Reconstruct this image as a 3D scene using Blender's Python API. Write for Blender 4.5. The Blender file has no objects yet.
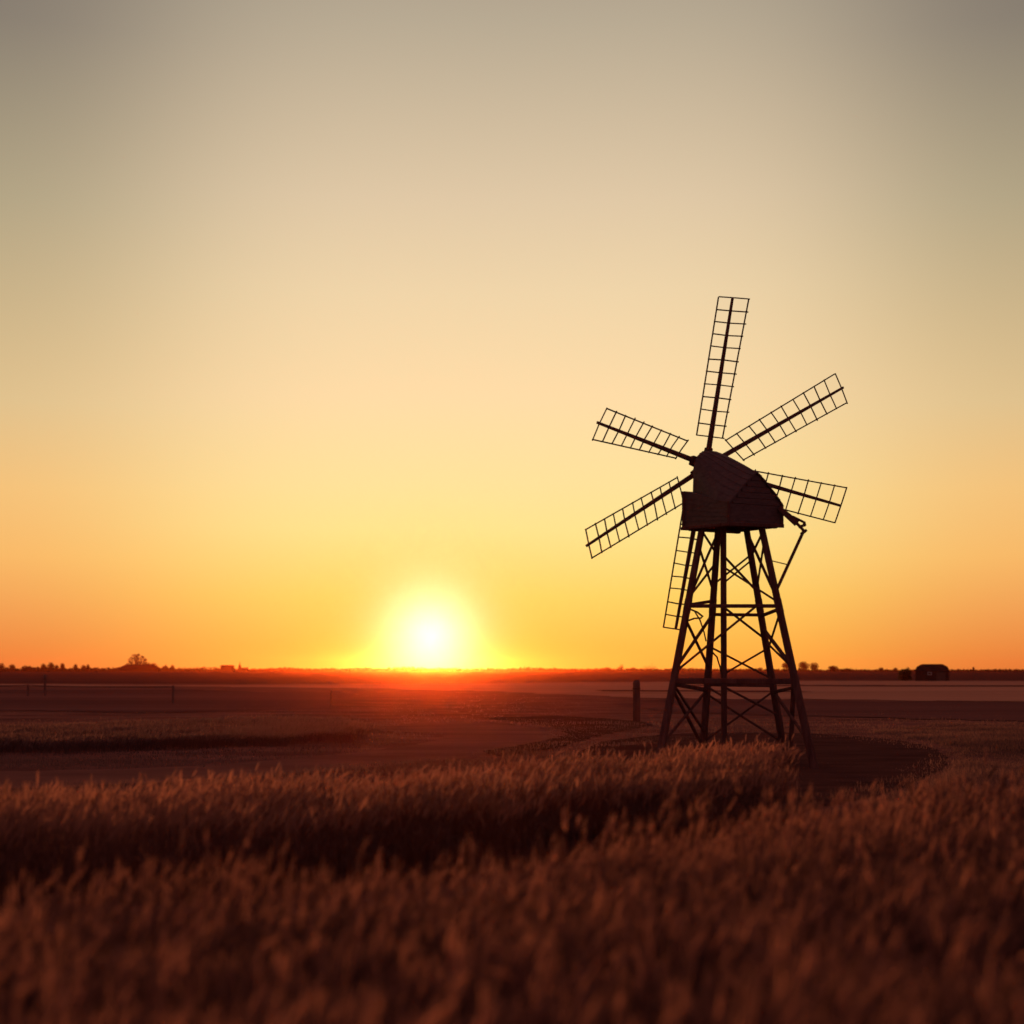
import bpy, math, random
import numpy as np
from mathutils import Vector

R = math.radians
random.seed(11)
rng = np.random.default_rng(11)
scene = bpy.context.scene
col = scene.collection

# ------------------------------------------------------------------ survey
CAM_H = 2.2            # eye height
F = 1400.0             # focal length in picture units
HX, HY = 512.0, 669.5  # principal column, horizon row
SUN_AZ = -3.35         # degrees, from +Y towards +X
SUN_EL = 1.35      # where the glow sits (limb to limb the sun spans half a degree)
LAMP_EL = 1.8


def at(x, y, Y):
    """world point seen at picture position (x, y) at depth Y"""
    return Vector(((x - HX) / F * Y, Y, CAM_H + (HY - y) / F * Y))


def gnd(x, y, z=0.0):
    d = (CAM_H - z) * F / (y - HY)
    return ((x - HX) / F * d, d)


# ------------------------------------------------------------------ helpers
class MB:
    """collects vertices and faces, then links them as ONE mesh object"""

    def __init__(self):
        self.v, self.f = [], []

    def add(self, vs, fs):
        n = len(self.v)
        self.v += [tuple(p) for p in vs]
        self.f += [tuple(i + n for i in q) for q in fs]

    def beam(self, p0, p1, w, h=None, w1=None, h1=None, up=(0, 0, 1), roll=0.0):
        p0, p1 = Vector(p0), Vector(p1)
        h = w if h is None else h
        w1 = w if w1 is None else w1
        h1 = h if h1 is None else h1
        d = (p1 - p0).normalized()
        u = Vector(up)
        if abs(d.dot(u)) > 0.97:
            u = Vector((0, 1, 0))
        s = d.cross(u).normalized()
        u = s.cross(d).normalized()
        if roll:
            c, k = math.cos(roll), math.sin(roll)
            s, u = s * c + u * k, u * c - s * k
        vs = []
        for p, a, b in ((p0, w, h), (p1, w1, h1)):
            # chamfered (octagonal) section so that no edge is razor sharp
            a, b = a / 2, b / 2
            k = min(a, b) * 0.28
            for x, y in ((a, b - k), (a - k, b), (-a + k, b), (-a, b - k),
                         (-a, -b + k), (-a + k, -b), (a - k, -b), (a, -b + k)):
                vs.append(p + s * x + u * y)
        fs = [(i, (i + 1) % 8, 8 + (i + 1) % 8, 8 + i) for i in range(8)]
        fs += [tuple(reversed(range(8))), tuple(range(8, 16))]
        self.add(vs, fs)

    def tube(self, pts, rads, n=6):
        pts = [Vector(p) for p in pts]
        if not hasattr(rads, '__len__'):
            rads = [rads] * len(pts)
        vs, fs = [], []
        for i, p in enumerate(pts):
            a = pts[max(i - 1, 0)]
            b = pts[min(i + 1, len(pts) - 1)]
            d = (b - a).normalized()
            u = Vector((0, 0, 1)) if abs(d.z) < 0.95 else Vector((0, 1, 0))
            s = d.cross(u).normalized()
            u = s.cross(d)
            for k in range(n):
                t = 2 * math.pi * k / n
                vs.append(p + (s * math.cos(t) + u * math.sin(t)) * rads[i])
        for i in range(len(pts) - 1):
            for k in range(n):
                fs.append((i * n + k, i * n + (k + 1) % n, (i + 1) * n + (k + 1) % n, (i + 1) * n + k))
        fs.append(tuple(reversed(range(n))))
        fs.append(tuple(range((len(pts) - 1) * n, len(pts) * n)))
        self.add(vs, fs)

    def prism(self, poly, a, b):
        """polygon (list of 3D points) extruded from offset a to offset b"""
        n = len(poly)
        a, b = Vector(a), Vector(b)
        vs = [Vector(p) + a for p in poly] + [Vector(p) + b for p in poly]
        fs = [tuple(reversed(range(n))), tuple(range(n, 2 * n))]
        fs += [(i, (i + 1) % n, n + (i + 1) % n, n + i) for i in range(n)]
        self.add(vs, fs)

    def build(self, name, mat, parent=None, smooth=False):
        off = parent_loc(parent)
        me = bpy.data.meshes.new(name)
        me.from_pydata([(x - off.x, y - off.y, z - off.z) for x, y, z in self.v], [], self.f)
        me.materials.append(mat)
        if smooth:
            for p in me.polygons:
                p.use_smooth = True
        import bmesh
        bm = bmesh.new()
        bm.from_mesh(me)
        bmesh.ops.recalc_face_normals(bm, faces=bm.faces)
        bm.to_mesh(me)
        bm.free()
        o = bpy.data.objects.new(name, me)
        col.objects.link(o)
        if parent:
            o.parent = parent
        return o


def parent_loc(o):
    v = Vector((0, 0, 0))
    while o is not None:
        v += o.location
        o = o.parent
    return v


def tag(o, label=None, cat=None, group=None, kind=None):
    if label:
        o['label'] = label
    if cat:
        o['category'] = cat
    if group:
        o['group'] = group
    if kind:
        o['kind'] = kind
    return o


def thing(name, loc, label, cat, group=None):
    o = bpy.data.objects.new(name, None)
    col.objects.link(o)
    o.location = loc
    o.empty_display_size = 0.3
    return tag(o, label, cat, group)


def npmesh(name, V, Fq, mat, att=None):
    """V (n,3), Fq (m,k) arrays -> one object"""
    me = bpy.data.meshes.new(name)
    me.vertices.add(len(V))
    me.vertices.foreach_set('co', np.ascontiguousarray(V, dtype=np.float32).ravel())
    m, k = Fq.shape
    me.loops.add(m * k)
    me.loops.foreach_set('vertex_index', np.ascontiguousarray(Fq, dtype=np.int32).ravel())
    me.polygons.add(m)
    me.polygons.foreach_set('loop_start', np.arange(0, m * k, k, dtype=np.int32))
    me.polygons.foreach_set('loop_total', np.full(m, k, dtype=np.int32))
    if att is not None:
        a = me.attributes.new('tone', 'FLOAT', 'POINT')
        a.data.foreach_set('value', np.ascontiguousarray(att, dtype=np.float32))
    me.update()
    me.materials.append(mat)
    o = bpy.data.objects.new(name, me)
    col.objects.link(o)
    return o


# ------------------------------------------------------------------ materials
def mat(name):
    m = bpy.data.materials.new(name)
    m.use_nodes = True
    nt = m.node_tree
    nt.nodes.clear()
    out = nt.nodes.new('ShaderNodeOutputMaterial')
    return m, nt, out


def N(nt, kind, **kw):
    n = nt.nodes.new(kind)
    for k, v in kw.items():
        setattr(n, k, v)
    return n


def ramp(nt, stops, interp='LINEAR'):
    r = nt.nodes.new('ShaderNodeValToRGB')
    r.color_ramp.interpolation = interp
    el = r.color_ramp.elements
    while len(el) < len(stops):
        el.new(0.5)
    for e, (p, c) in zip(el, stops):
        e.position = p
        e.color = (c[0], c[1], c[2], 1)
    return r


def surf_mat(name, c0, c1, scale=3.0, stretch=(1, 1, 1), rough=0.9, bump=0.3, bump_dist=0.02, mid=None, spec=0.2):
    m, nt, out = mat(name)
    tc = N(nt, 'ShaderNodeTexCoord')
    mp = N(nt, 'ShaderNodeMapping')
    mp.inputs['Scale'].default_value = stretch
    no = N(nt, 'ShaderNodeTexNoise')
    no.inputs['Scale'].default_value = scale
    no.inputs['Detail'].default_value = 8
    no.inputs['Roughness'].default_value = 0.62
    stops = [(0.3, c0), (0.7, c1)] if mid is None else [(0.28, c0), (0.5, mid), (0.72, c1)]
    cr = ramp(nt, stops)
    bs = N(nt, 'ShaderNodeBsdfPrincipled')
    bs.inputs['Roughness'].default_value = rough
    bs.inputs['Specular IOR Level'].default_value = spec
    bp = N(nt, 'ShaderNodeBump')
    bp.inputs['Strength'].default_value = bump
    bp.inputs['Distance'].default_value = bump_dist
    L = nt.links.new
    L(tc.outputs['Object'], mp.inputs['Vector'])
    L(mp.outputs[0], no.inputs['Vector'])
    L(no.outputs['Fac'], cr.inputs['Fac'])
    L(cr.outputs['Color'], bs.inputs['Base Color'])
    L(no.outputs['Fac'], bp.inputs['Height'])
    L(bp.outputs[0], bs.inputs['Normal'])
    L(bs.outputs[0], out.inputs['Surface'])
    return m


def straw_mat(name, c0, c1, trans=0.5, tcol=None):
    """dry plants: diffuse plus light coming through; tone differs from plant to plant"""
    m, nt, out = mat(name)
    at_ = N(nt, 'ShaderNodeAttribute')
    at_.attribute_name = 'tone'
    cr = ramp(nt, [(0.0, c0), (1.0, c1)])
    df = N(nt, 'ShaderNodeBsdfDiffuse')
    tr = N(nt, 'ShaderNodeBsdfTranslucent')
    mx = N(nt, 'ShaderNodeMixShader')
    mx.inputs[0].default_value = trans
    L = nt.links.new
    L(at_.outputs['Fac'], cr.inputs['Fac'])
    L(cr.outputs['Color'], df.inputs['Color'])
    L(cr.outputs['Color'], tr.inputs['Color'])
    L(df.outputs[0], mx.inputs[1])
    L(tr.outputs[0], mx.inputs[2])
    L(mx.outputs[0], out.inputs['Surface'])
    return m


M = {}
M['timber'] = surf_mat('weathered timber', (0.044, 0.017, 0.014), (0.100, 0.040, 0.031), 9, (1, 1, 0.15), 0.95, 0.5, 0.01, spec=0.0)
M['boards'] = surf_mat('tarred boards', (0.034, 0.014, 0.012), (0.074, 0.031, 0.025), 6, (1, 1, 3), 0.7, 0.4, 0.008)
M['lath'] = surf_mat('sail lath', (0.03, 0.014, 0.009), (0.06, 0.028, 0.018), 12)
M['iron'] = surf_mat('rusty iron', (0.03, 0.015, 0.010), (0.07, 0.030, 0.018), 20, rough=0.8, spec=0.0)
M['rope'] = surf_mat('hemp rope', (0.05, 0.03, 0.02), (0.10, 0.06, 0.04), 30)
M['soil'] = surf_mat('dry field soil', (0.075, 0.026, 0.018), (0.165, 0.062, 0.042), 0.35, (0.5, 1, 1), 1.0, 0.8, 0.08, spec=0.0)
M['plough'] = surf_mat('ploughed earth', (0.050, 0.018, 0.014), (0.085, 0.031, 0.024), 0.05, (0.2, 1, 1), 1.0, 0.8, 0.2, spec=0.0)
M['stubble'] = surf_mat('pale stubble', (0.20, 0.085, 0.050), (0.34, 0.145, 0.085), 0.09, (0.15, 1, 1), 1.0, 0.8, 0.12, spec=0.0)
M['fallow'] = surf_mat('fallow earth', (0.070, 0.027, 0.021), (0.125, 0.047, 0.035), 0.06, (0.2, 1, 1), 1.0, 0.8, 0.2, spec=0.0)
M['track'] = surf_mat('track soil and painted shade', (0.035, 0.014, 0.011), (0.070, 0.027, 0.020), 0.8, (0.5, 1, 1), 1.0, 0.8, 0.06, spec=0.0)  # dark track tone, also painted in for shade on the grass under the mill
M['path'] = surf_mat('dusty path', (0.105, 0.041, 0.027), (0.165, 0.064, 0.042), 0.5, (0.4, 1, 1), 1.0, 0.8, 0.05, spec=0.0)
M['stake'] = surf_mat('haze-tinted stake', (0.075, 0.034, 0.026), (0.13, 0.060, 0.046), 8, (1, 1, 0.15), spec=0.0)  # lightened so the colour carries the haze over distant posts and rails
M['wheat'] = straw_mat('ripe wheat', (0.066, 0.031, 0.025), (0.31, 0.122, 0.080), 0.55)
M['grass'] = straw_mat('dry grass', (0.076, 0.035, 0.030), (0.165, 0.075, 0.060), 0.45)
M['leaf'] = straw_mat('far leaves', (0.040, 0.022, 0.012), (0.070, 0.038, 0.018), 0.25)
M['bark'] = surf_mat('bark', (0.035, 0.018, 0.012), (0.07, 0.035, 0.024), 3)
M['wall'] = surf_mat('dark plank wall', (0.022, 0.011, 0.009), (0.045, 0.021, 0.016), 2, (1, 1, 0.2), spec=0.0)
M['tiles'] = surf_mat('dark roof', (0.016, 0.009, 0.008), (0.032, 0.016, 0.013), 2, spec=0.0)
M['white'] = surf_mat('faded white paint', (0.30, 0.26, 0.22), (0.45, 0.40, 0.34), 4)
M['post'] = surf_mat('grey post timber', (0.048, 0.022, 0.017), (0.090, 0.040, 0.031), 8, (1, 1, 0.15), spec=0.0)

# ------------------------------------------------------------------ ground
def sheet(name, pts, z, m, kind='structure', sub=10, jitter=0.0):
    """flat polygon with a slightly wandering outline"""
    out = []
    n = len(pts)
    for i in range(n):
        a, b = Vector((*pts[i], 0)), Vector((*pts[(i + 1) % n], 0))
        for k in range(sub):
            p = a.lerp(b, k / sub)
            j = jitter * p.y * 0.01
            out.append((p.x + random.uniform(-j, j), p.y + random.uniform(-j, j), z))
    me = bpy.data.meshes.new(name)
    me.from_pydata(out, [], [tuple(range(len(out)))])
    if me.polygons[0].normal.z < 0:
        me.flip_normals()
    me.materials.append(m)
    o = bpy.data.objects.new(name, me)
    col.objects.link(o)
    return tag(o, kind=kind)


def spline(pts, n=10):
    """Catmull-Rom through picture points"""
    P = [pts[0]] + list(pts) + [pts[-1]]
    out = []
    for i in range(1, len(P) - 2):
        p0, p1, p2, p3 = [np.array(q, float) for q in P[i - 1:i + 3]]
        for k in range(n):
            t = k / n
            out.append(tuple(0.5 * ((2 * p1) + (-p0 + p2) * t + (2 * p0 - 5 * p1 + 4 * p2 - p3) * t * t
                                    + (-p0 + 3 * p1 - 3 * p2 + p3) * t ** 3)))
    out.append(tuple(pts[-1]))
    return out


def smooth_sheet(name, pix, z, m):
    far_off = z >= 0.03
    return sheet(name, [gnd(*q) for q in pix], z, m, sub=14 if far_off else 2, jitter=1.3 if far_off else 0.3)


sheet('ground', [(-2400, -150), (2400, -150), (2400, 2900), (-2400, 2900)], 0.0, M['soil'], sub=1)
# far fields (outlines paced out from the mill, metres)
smooth_sheet('ploughed_field', [(-900, 671.6), (2000, 671.6), (2000, 681), (1024, 680.3), (820, 680), (600, 681.5),
                                (420, 683), (250, 684), (0, 683), (-900, 682)], 0.03, M['plough'])
smooth_sheet('stubble_field', [(-900, 683.5), (0, 684.2), (200, 685.2), (420, 684), (600, 682.5), (820, 681), (1024, 681.3),
                               (2000, 682), (2000, 701), (1024, 702), (820, 700), (640, 698), (500, 691.5), (300, 687.5),
                               (170, 686.4), (-900, 685.5)], 0.03, M['stubble'])
smooth_sheet('ditch', [(690, 685.2), (900, 685.6), (2000, 687.2), (2000, 688.3), (900, 686.7), (690, 686.2)], 0.06, M['plough'])
smooth_sheet('ditch', [(600, 690.6), (800, 691.6), (800, 692.6), (600, 691.6)], 0.06, M['plough'])
smooth_sheet('fallow_field', [(700, 699), (820, 701), (1024, 703), (2000, 702), (2000, 722), (1024, 722), (850, 717),
                              (700, 714), (620, 707), (640, 701)], 0.03, M['fallow'])
smooth_sheet('fallow_field', [(-900, 688), (170, 689), (330, 694), (372, 700), (330, 709), (180, 713), (0, 711), (-900, 709)],
             0.03, M['fallow'])
smooth_sheet('dirt_path', spline([(-300, 800), (0, 790), (250, 778), (430, 762), (530, 748), (556, 738), (530, 728),
                                  (460, 722), (380, 720)]) +
             spline([(380, 731), (440, 735), (430, 742), (360, 752), (200, 766), (0, 772), (-300, 776)]), 0.012, M['path'])
smooth_sheet('dirt_track', spline([(-300, 1010), (0, 930), (300, 880), (600, 838), (780, 815), (890, 792), (938, 770), (944, 756),
                                   (915, 744), (860, 737), (780, 733), (680, 734), (600, 742)]) +
             [(500, 790), (300, 815), (0, 850), (-300, 870)], 0.016, M['track'])  # outline takes in the shaded grass under the mill as well as the track
smooth_sheet('dirt_track', spline([(560, 716), (650, 724), (600, 736), (560, 748), (500, 757)]) +
             spline([(480, 752), (545, 741), (566, 734), (540, 725), (480, 718)]), 0.02, M['track'])

# ------------------------------------------------------------------ crops
def inside(poly, X, Y):
    r = np.zeros(len(X), bool)
    n = len(poly)
    for i in range(n):
        x0, y0 = poly[i]
        x1, y1 = poly[(i + 1) % n]
        if y0 == y1:
            continue
        c = ((y0 > Y) != (y1 > Y)) & (X < (x1 - x0) * (Y - y0) / (y1 - y0) + x0)
        r ^= c
    return r


def wob(X, Y, s, seed):
    g = np.random.default_rng(seed)
    t = np.zeros(len(X))
    for k in range(7):
        a = g.uniform(0, 6.28)
        f = s * g.uniform(0.5, 1.9)
        t += np.sin((X * math.cos(a) + Y * math.sin(a)) * f + g.uniform(0, 6.28))
    return t / 7 ** 0.5


def scatter(poly, density, keep=None, ragged=0.0):
    xs = [p[0] for p in poly]
    ys = [p[1] for p in poly]
    n = int((max(xs) - min(xs)) * (max(ys) - min(ys)) * density)
    X = rng.uniform(min(xs), max(xs), n)
    Y = rng.uniform(min(ys), max(ys), n)
    if ragged:
        k = inside(poly, X + ragged * wob(X, Y, 1.3, 90) + rng.normal(0, .10, n), Y + ragged * wob(X, Y, 1.7, 91) + rng.normal(0, .22, n))
    else:
        k = inside(poly, X, Y)
    if keep is not None:
        k &= keep(X, Y)
    return X[k], Y[k]


def wheat(name, poly, density, height, mat_, ear_len=0.12, rings=5, sides=5, awns=8, leaves=2, seed=1, fat=1.0, lump=0.12,
          tallest=1.25, calm=1.0):
    X, Y = scatter(poly, density, ragged=0.35)
    n = len(X)
    g = np.random.default_rng(seed)
    lumpy = wob(X, Y, 1.6, seed) * 0.55 + wob(X, Y, 0.5, seed + 9) * 0.5 + wob(X, Y, 4.5, seed + 7) * 0.6
    H = height * (1 + lump * lumpy + g.normal(0, 0.09, n))
    tall = g.random(n) < 0.09
    H[tall] *= g.uniform(1.06, tallest, tall.sum())
    H = np.clip(H, height * 0.45, height * 1.5)
    tone = np.clip(0.42 + 0.16 * wob(X, Y, 0.9, seed + 3) + 0.16 * wob(X, Y, 0.35, seed + 5) + g.normal(0, 0.2, n), 0, 1)
    az = g.normal(0.5, 0.9, n)             # lean, mostly with the wind
    ld = np.stack([np.cos(az), np.sin(az)], 1)
    lean = np.abs(g.normal(0.14, 0.09, n)) * H * calm
    droop = np.clip(g.normal(0.5 * calm, 0.35, n), -0.1, 1.4)
    V, Q, T = [], [], []
    base = 0

    def emit(P, quads, tn):
        nonlocal base
        k = P.shape[1]
        V.append(P.reshape(-1, 3))
        Q.append((np.arange(n)[:, None, None] * k + quads[None] + base).reshape(-1, 4))
        T.append(np.repeat(tn, k))
        base += n * k

    def stem_pt(t):
        d = lean * t ** 2
        return np.stack([X + ld[:, 0] * d, Y + ld[:, 1] * d, H * t], 1)

    # stem: three-sided, three joints
    ts = (0.0, 0.45, 0.8, 1.0)
    rads = (0.0024, 0.0021, 0.0016, 0.0013)
    P = np.zeros((n, 12, 3))
    for i, t in enumerate(ts):
        c = stem_pt(t)
        for k in range(3):
            a = 2 * math.pi * k / 3
            P[:, i * 3 + k] = c + np.array([math.cos(a), math.sin(a), 0]) * rads[i] * fat
    q = np.array([(i * 3 + k, i * 3 + (k + 1) % 3, (i + 1) * 3 + (k + 1) % 3, (i + 1) * 3 + k) for i in range(3) for k in range(3)])
    emit(P, q, tone * 0.8)
    # ear: spindle that nods over
    tip = stem_pt(1.0)
    EL = ear_len * g.uniform(0.7, 1.25, n)
    EL[tall] *= 1.25
    dirv = np.stack([ld[:, 0] * np.sin(0.25 + droop * 0.5), ld[:, 1] * np.sin(0.25 + droop * 0.5), np.cos(0.25 + droop * 0.5)], 1)
    side = np.stack([-ld[:, 1], ld[:, 0], np.zeros(n)], 1)
    upv = np.cross(side, dirv)
    ER = 0.0075 * fat * g.uniform(0.75, 1.25, n)
    prof = [0.25, 0.85, 1.0, 0.8, 0.15] if rings == 5 else [0.3, 1.0, 0.2]
    nr = 3 if rings == 5 else 2
    P = np.zeros((n, nr * rings * 2, 3))
    cen = []
    for i in range(rings):
        t = i / (rings - 1)
        c = tip + dirv * (EL * t)[:, None] + np.stack([ld[:, 0], ld[:, 1], -0.7 * np.ones(n)], 1) * (EL * droop * 0.25 * t * t)[:, None]
        cen.append(c)
        for k in range(nr):
            a = math.pi * k / nr + 0.25 * i
            wv = side * math.cos(a) + upv * math.sin(a)
            r_ = (ER * prof[i] * 1.15 * g.uniform(0.75, 1.25, n))[:, None]
            P[:, (k * rings + i) * 2] = c - wv * r_
            P[:, (k * rings + i) * 2 + 1] = c + wv * r_
    q = np.array([((k * rings + i) * 2, (k * rings + i) * 2 + 1, (k * rings + i) * 2 + 3, (k * rings + i) * 2 + 2)
                  for k in range(nr) for i in range(rings - 1)])
    emit(P, q, np.clip(tone + 0.25, 0, 1))
    # awns: thin bristles fanning out of the ear
    if awns:
        P = np.zeros((n, awns * 4, 3))
        for k in range(awns):
            c = cen[1 + k % (rings - 2)] if rings > 3 else cen[1]
            a = g.uniform(0, 6.28, n)
            wv = side * np.cos(a)[:, None] + upv * np.sin(a)[:, None]
            d = dirv + wv * g.uniform(0.2, 0.55, n)[:, None]
            ln = g.uniform(0.05, 0.10, n) * fat ** 0.3
            pv = np.cross(d, wv) * 0.0011 * fat
            s0 = c + wv * (ER * 0.7)[:, None]
            e = s0 + d * ln[:, None]
            P[:, k * 4 + 0] = s0 - pv
            P[:, k * 4 + 1] = s0 + pv
            P[:, k * 4 + 2] = e + pv * 0.25
            P[:, k * 4 + 3] = e - pv * 0.25
        q = np.array([(k * 4, k * 4 + 1, k * 4 + 2, k * 4 + 3) for k in range(awns)])
        emit(P, q, np.clip(tone + 0.35, 0, 1))
    # leaves: bent ribbons
    if leaves:
        P = np.zeros((n, leaves * 8, 3))
        for k in range(leaves):
            t0 = g.uniform(0.25, 0.75, n)
            a = g.uniform(0, 6.28, n)
            o = np.stack([np.cos(a), np.sin(a), np.zeros(n)], 1)
            sd = np.stack([-np.sin(a), np.cos(a), np.zeros(n)], 1)
            d0 = lean * t0 ** 2
            c = np.stack([X + ld[:, 0] * d0, Y + ld[:, 1] * d0, H * t0], 1)
            ln = g.uniform(0.12, 0.26, n)
            for i, (s_, zz, wd) in enumerate(((0, 0, 0.003), (0.35, 0.45, 0.006), (0.75, 0.5, 0.0045), (1.0, 0.15, 0.0005))):
                pc = c + o * (ln * s_)[:, None]
                pc[:, 2] += ln * zz
                P[:, k * 8 + i * 2] = pc - sd * wd * fat
                P[:, k * 8 + i * 2 + 1] = pc + sd * wd * fat
        q = np.array([(k * 8 + i * 2, k * 8 + i * 2 + 1, k * 8 + i * 2 + 3, k * 8 + i * 2 + 2) for k in range(leaves) for i in range(3)])
        emit(P, q, tone * 0.7)
    o = npmesh(name, np.concatenate(V), np.concatenate(Q), mat_, np.concatenate(T))
    return tag(o, kind='stuff')


def tufts(name, poly, density, height, mat_, blades=5, width=0.006, seed=5, spread=0.05, keep=None):
    X, Y = scatter(poly, density, keep)
    n = len(X)
    g = np.random.default_rng(seed)
    lump = 1 + 0.35 * wob(X, Y, 1.1, seed) + 0.25 * wob(X, Y, 0.35, seed + 2)
    tone = np.clip(0.45 + 0.22 * wob(X, Y, 0.5, seed + 1) + g.normal(0, 0.15, n), 0, 1)
    P = np.zeros((n, blades * 3, 3))
    for k in range(blades):
        a = g.uniform(0, 6.28, n)
        h = height * np.clip(lump, 0.25, 2) * g.uniform(0.5, 1.2, n)
        bx = X + g.normal(0, spread, n)
        by = Y + g.normal(0, spread, n)
        w = width * g.uniform(0.6, 1.3, n)
        P[:, k * 3] = np.stack([bx - np.cos(a) * w, by - np.sin(a) * w, np.zeros(n)], 1)
        P[:, k * 3 + 1] = np.stack([bx + np.cos(a) * w, by + np.sin(a) * w, np.zeros(n)], 1)
        l = h * g.normal(0.25, 0.3, n)
        b = a + 1.57 + g.normal(0, 0.4, n)
        P[:, k * 3 + 2] = np.stack([bx + np.cos(b) * l, by + np.sin(b) * l, h], 1)
    fs = (np.arange(n)[:, None, None] * blades * 3 + np.arange(blades * 3).reshape(blades, 3)[None]).reshape(-1, 3)
    o = npmesh(name, P.reshape(-1, 3), fs, mat_, np.repeat(tone, blades * 3))
    return tag(o, kind='stuff')


def crop_edge(pix, z=0.75):
    return [gnd(x, y, z) for x, y in pix]


# nearest crop, its far edge curving away to the right
near_poly = crop_edge(spline([(-420, 935), (0, 900), (200, 889), (400, 873), (560, 857), (700, 836), (820, 825), (920, 812), (1024, 800), (1300, 782)], 5), 0.78) + \
    [(9.5, 9.0), (5.5, 4.5), (2.8, 2.6), (-2.8, 2.6), (-6.5, 5.0)]
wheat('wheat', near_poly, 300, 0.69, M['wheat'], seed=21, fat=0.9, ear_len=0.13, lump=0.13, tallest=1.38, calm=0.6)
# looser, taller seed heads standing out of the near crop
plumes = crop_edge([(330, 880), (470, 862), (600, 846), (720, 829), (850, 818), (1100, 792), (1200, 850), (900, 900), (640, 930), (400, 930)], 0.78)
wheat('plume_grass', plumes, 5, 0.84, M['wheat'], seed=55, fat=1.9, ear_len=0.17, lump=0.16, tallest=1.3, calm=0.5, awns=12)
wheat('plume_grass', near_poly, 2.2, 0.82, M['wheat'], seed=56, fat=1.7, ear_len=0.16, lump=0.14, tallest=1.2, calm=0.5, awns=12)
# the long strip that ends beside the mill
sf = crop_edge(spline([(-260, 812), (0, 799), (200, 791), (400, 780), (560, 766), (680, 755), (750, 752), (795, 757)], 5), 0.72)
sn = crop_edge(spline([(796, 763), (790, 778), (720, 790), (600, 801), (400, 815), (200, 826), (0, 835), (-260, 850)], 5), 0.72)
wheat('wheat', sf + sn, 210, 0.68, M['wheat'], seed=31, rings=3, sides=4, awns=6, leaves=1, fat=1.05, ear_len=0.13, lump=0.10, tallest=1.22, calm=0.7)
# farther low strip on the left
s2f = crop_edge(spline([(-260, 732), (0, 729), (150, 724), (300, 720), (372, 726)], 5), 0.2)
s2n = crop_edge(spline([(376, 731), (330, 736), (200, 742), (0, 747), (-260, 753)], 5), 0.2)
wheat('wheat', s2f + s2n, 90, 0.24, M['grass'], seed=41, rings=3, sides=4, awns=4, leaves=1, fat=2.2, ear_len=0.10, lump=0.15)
track_a = [gnd(*q) for q in spline([(560, 845), (700, 825), (780, 812), (890, 790), (935, 771), (941, 757), (912, 746), (860, 739), (780, 735), (690, 736), (620, 746)])]
track_b = [gnd(*q) for q in spline([(-300, 800), (0, 788), (250, 776), (430, 761), (530, 748), (556, 738), (530, 728), (460, 722), (380, 728), (440, 735), (360, 750), (200, 764), (0, 771), (-300, 776)])]
# low dry grass over everything nearer than the stubble
bank = [gnd(*q) for q in spline([(640, 850), (800, 818), (905, 793), (952, 770), (958, 755), (926, 741), (870, 733)]) +
        [(930, 724), (1250, 724), (1250, 850)]]


def free(*polys):
    def f(X, Y):
        k = np.ones(len(X), bool)
        for p in polys:
            k &= ~inside(p, X + rng.normal(0, .30, len(X)) + .4 * wob(X, Y, .9, 92), Y + rng.normal(0, .5, len(X)) + .8 * wob(X, Y, .7, 93))
        return k & (rng.random(len(X)) < np.clip((63 - Y) / 18, 0.0, 1))
    return f


tufts('dry_grass', bank, 60, 0.12, M['grass'], 6, 0.007, seed=51, spread=0.08, keep=free(track_a, near_poly))
tufts('dry_grass', [(-22, 24), (14, 24), (26, 62), (-40, 62)], 14, 0.09, M['grass'], 5, 0.010, seed=61, spread=0.12,
      keep=free(bank, sf + sn, s2f + s2n, track_a, track_b))
tufts('dry_grass', [(-10, 9), (9, 12), (15, 34), (-14, 34)], 30, 0.09, M['grass'], 5, 0.005, seed=71, spread=0.08,
      keep=free(bank, sf + sn, near_poly, track_a, track_b))
tufts('dry_grass', [(-34, 58), (30, 58), (62, 135), (-66, 135)], 0.8, 0.05, M['grass'], 7, 0.014, seed=95, spread=0.18,
      keep=lambda X, Y: wob(X, Y, .10, 12) + rng.normal(0, .8, len(X)) > 0.1)
# thin short weeds on the tracks themselves
tufts('dry_grass', track_a, 3, 0.03, M['grass'], 4, 0.006, seed=81, spread=0.15, keep=free(sf + sn, near_poly))

# ------------------------------------------------------------------ windmill
mill_base = Vector((5.3, 32.2, 0))
mill = thing('windmill', mill_base,
             'tall dark wooden windmill with six lattice sails on an open braced trestle tower', 'windmill')

# corner legs: (top picture point, depth) -> (foot picture point, depth)
LEG = {}
for key, (tx, ty, tY, bx, bY) in {
        'A': (703.2, 522, 32.5, 657.2, 31.6), 'B': (718.4, 524, 32.6, 702.0, 33.7),
        'C': (723.3, 524, 32.5, 724.2, 33.0), 'D': (745.6, 524, 32.6, 786.0, 33.7),
        'E': (760.8, 524, 31.95, 815.0, 31.0)}.items():
    top = at(tx, ty, tY)
    foot = Vector(((bx - HX) / F * bY, bY, -0.06))
    LEG[key] = (top, foot)


def on(leg, y):
    p0, p1 = LEG[leg]
    d = p1 - p0
    k = HY - y
    t = (k * p0.y - F * (p0.z - CAM_H)) / (F * d.z - k * d.y)
    return p0 + d * t


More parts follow.
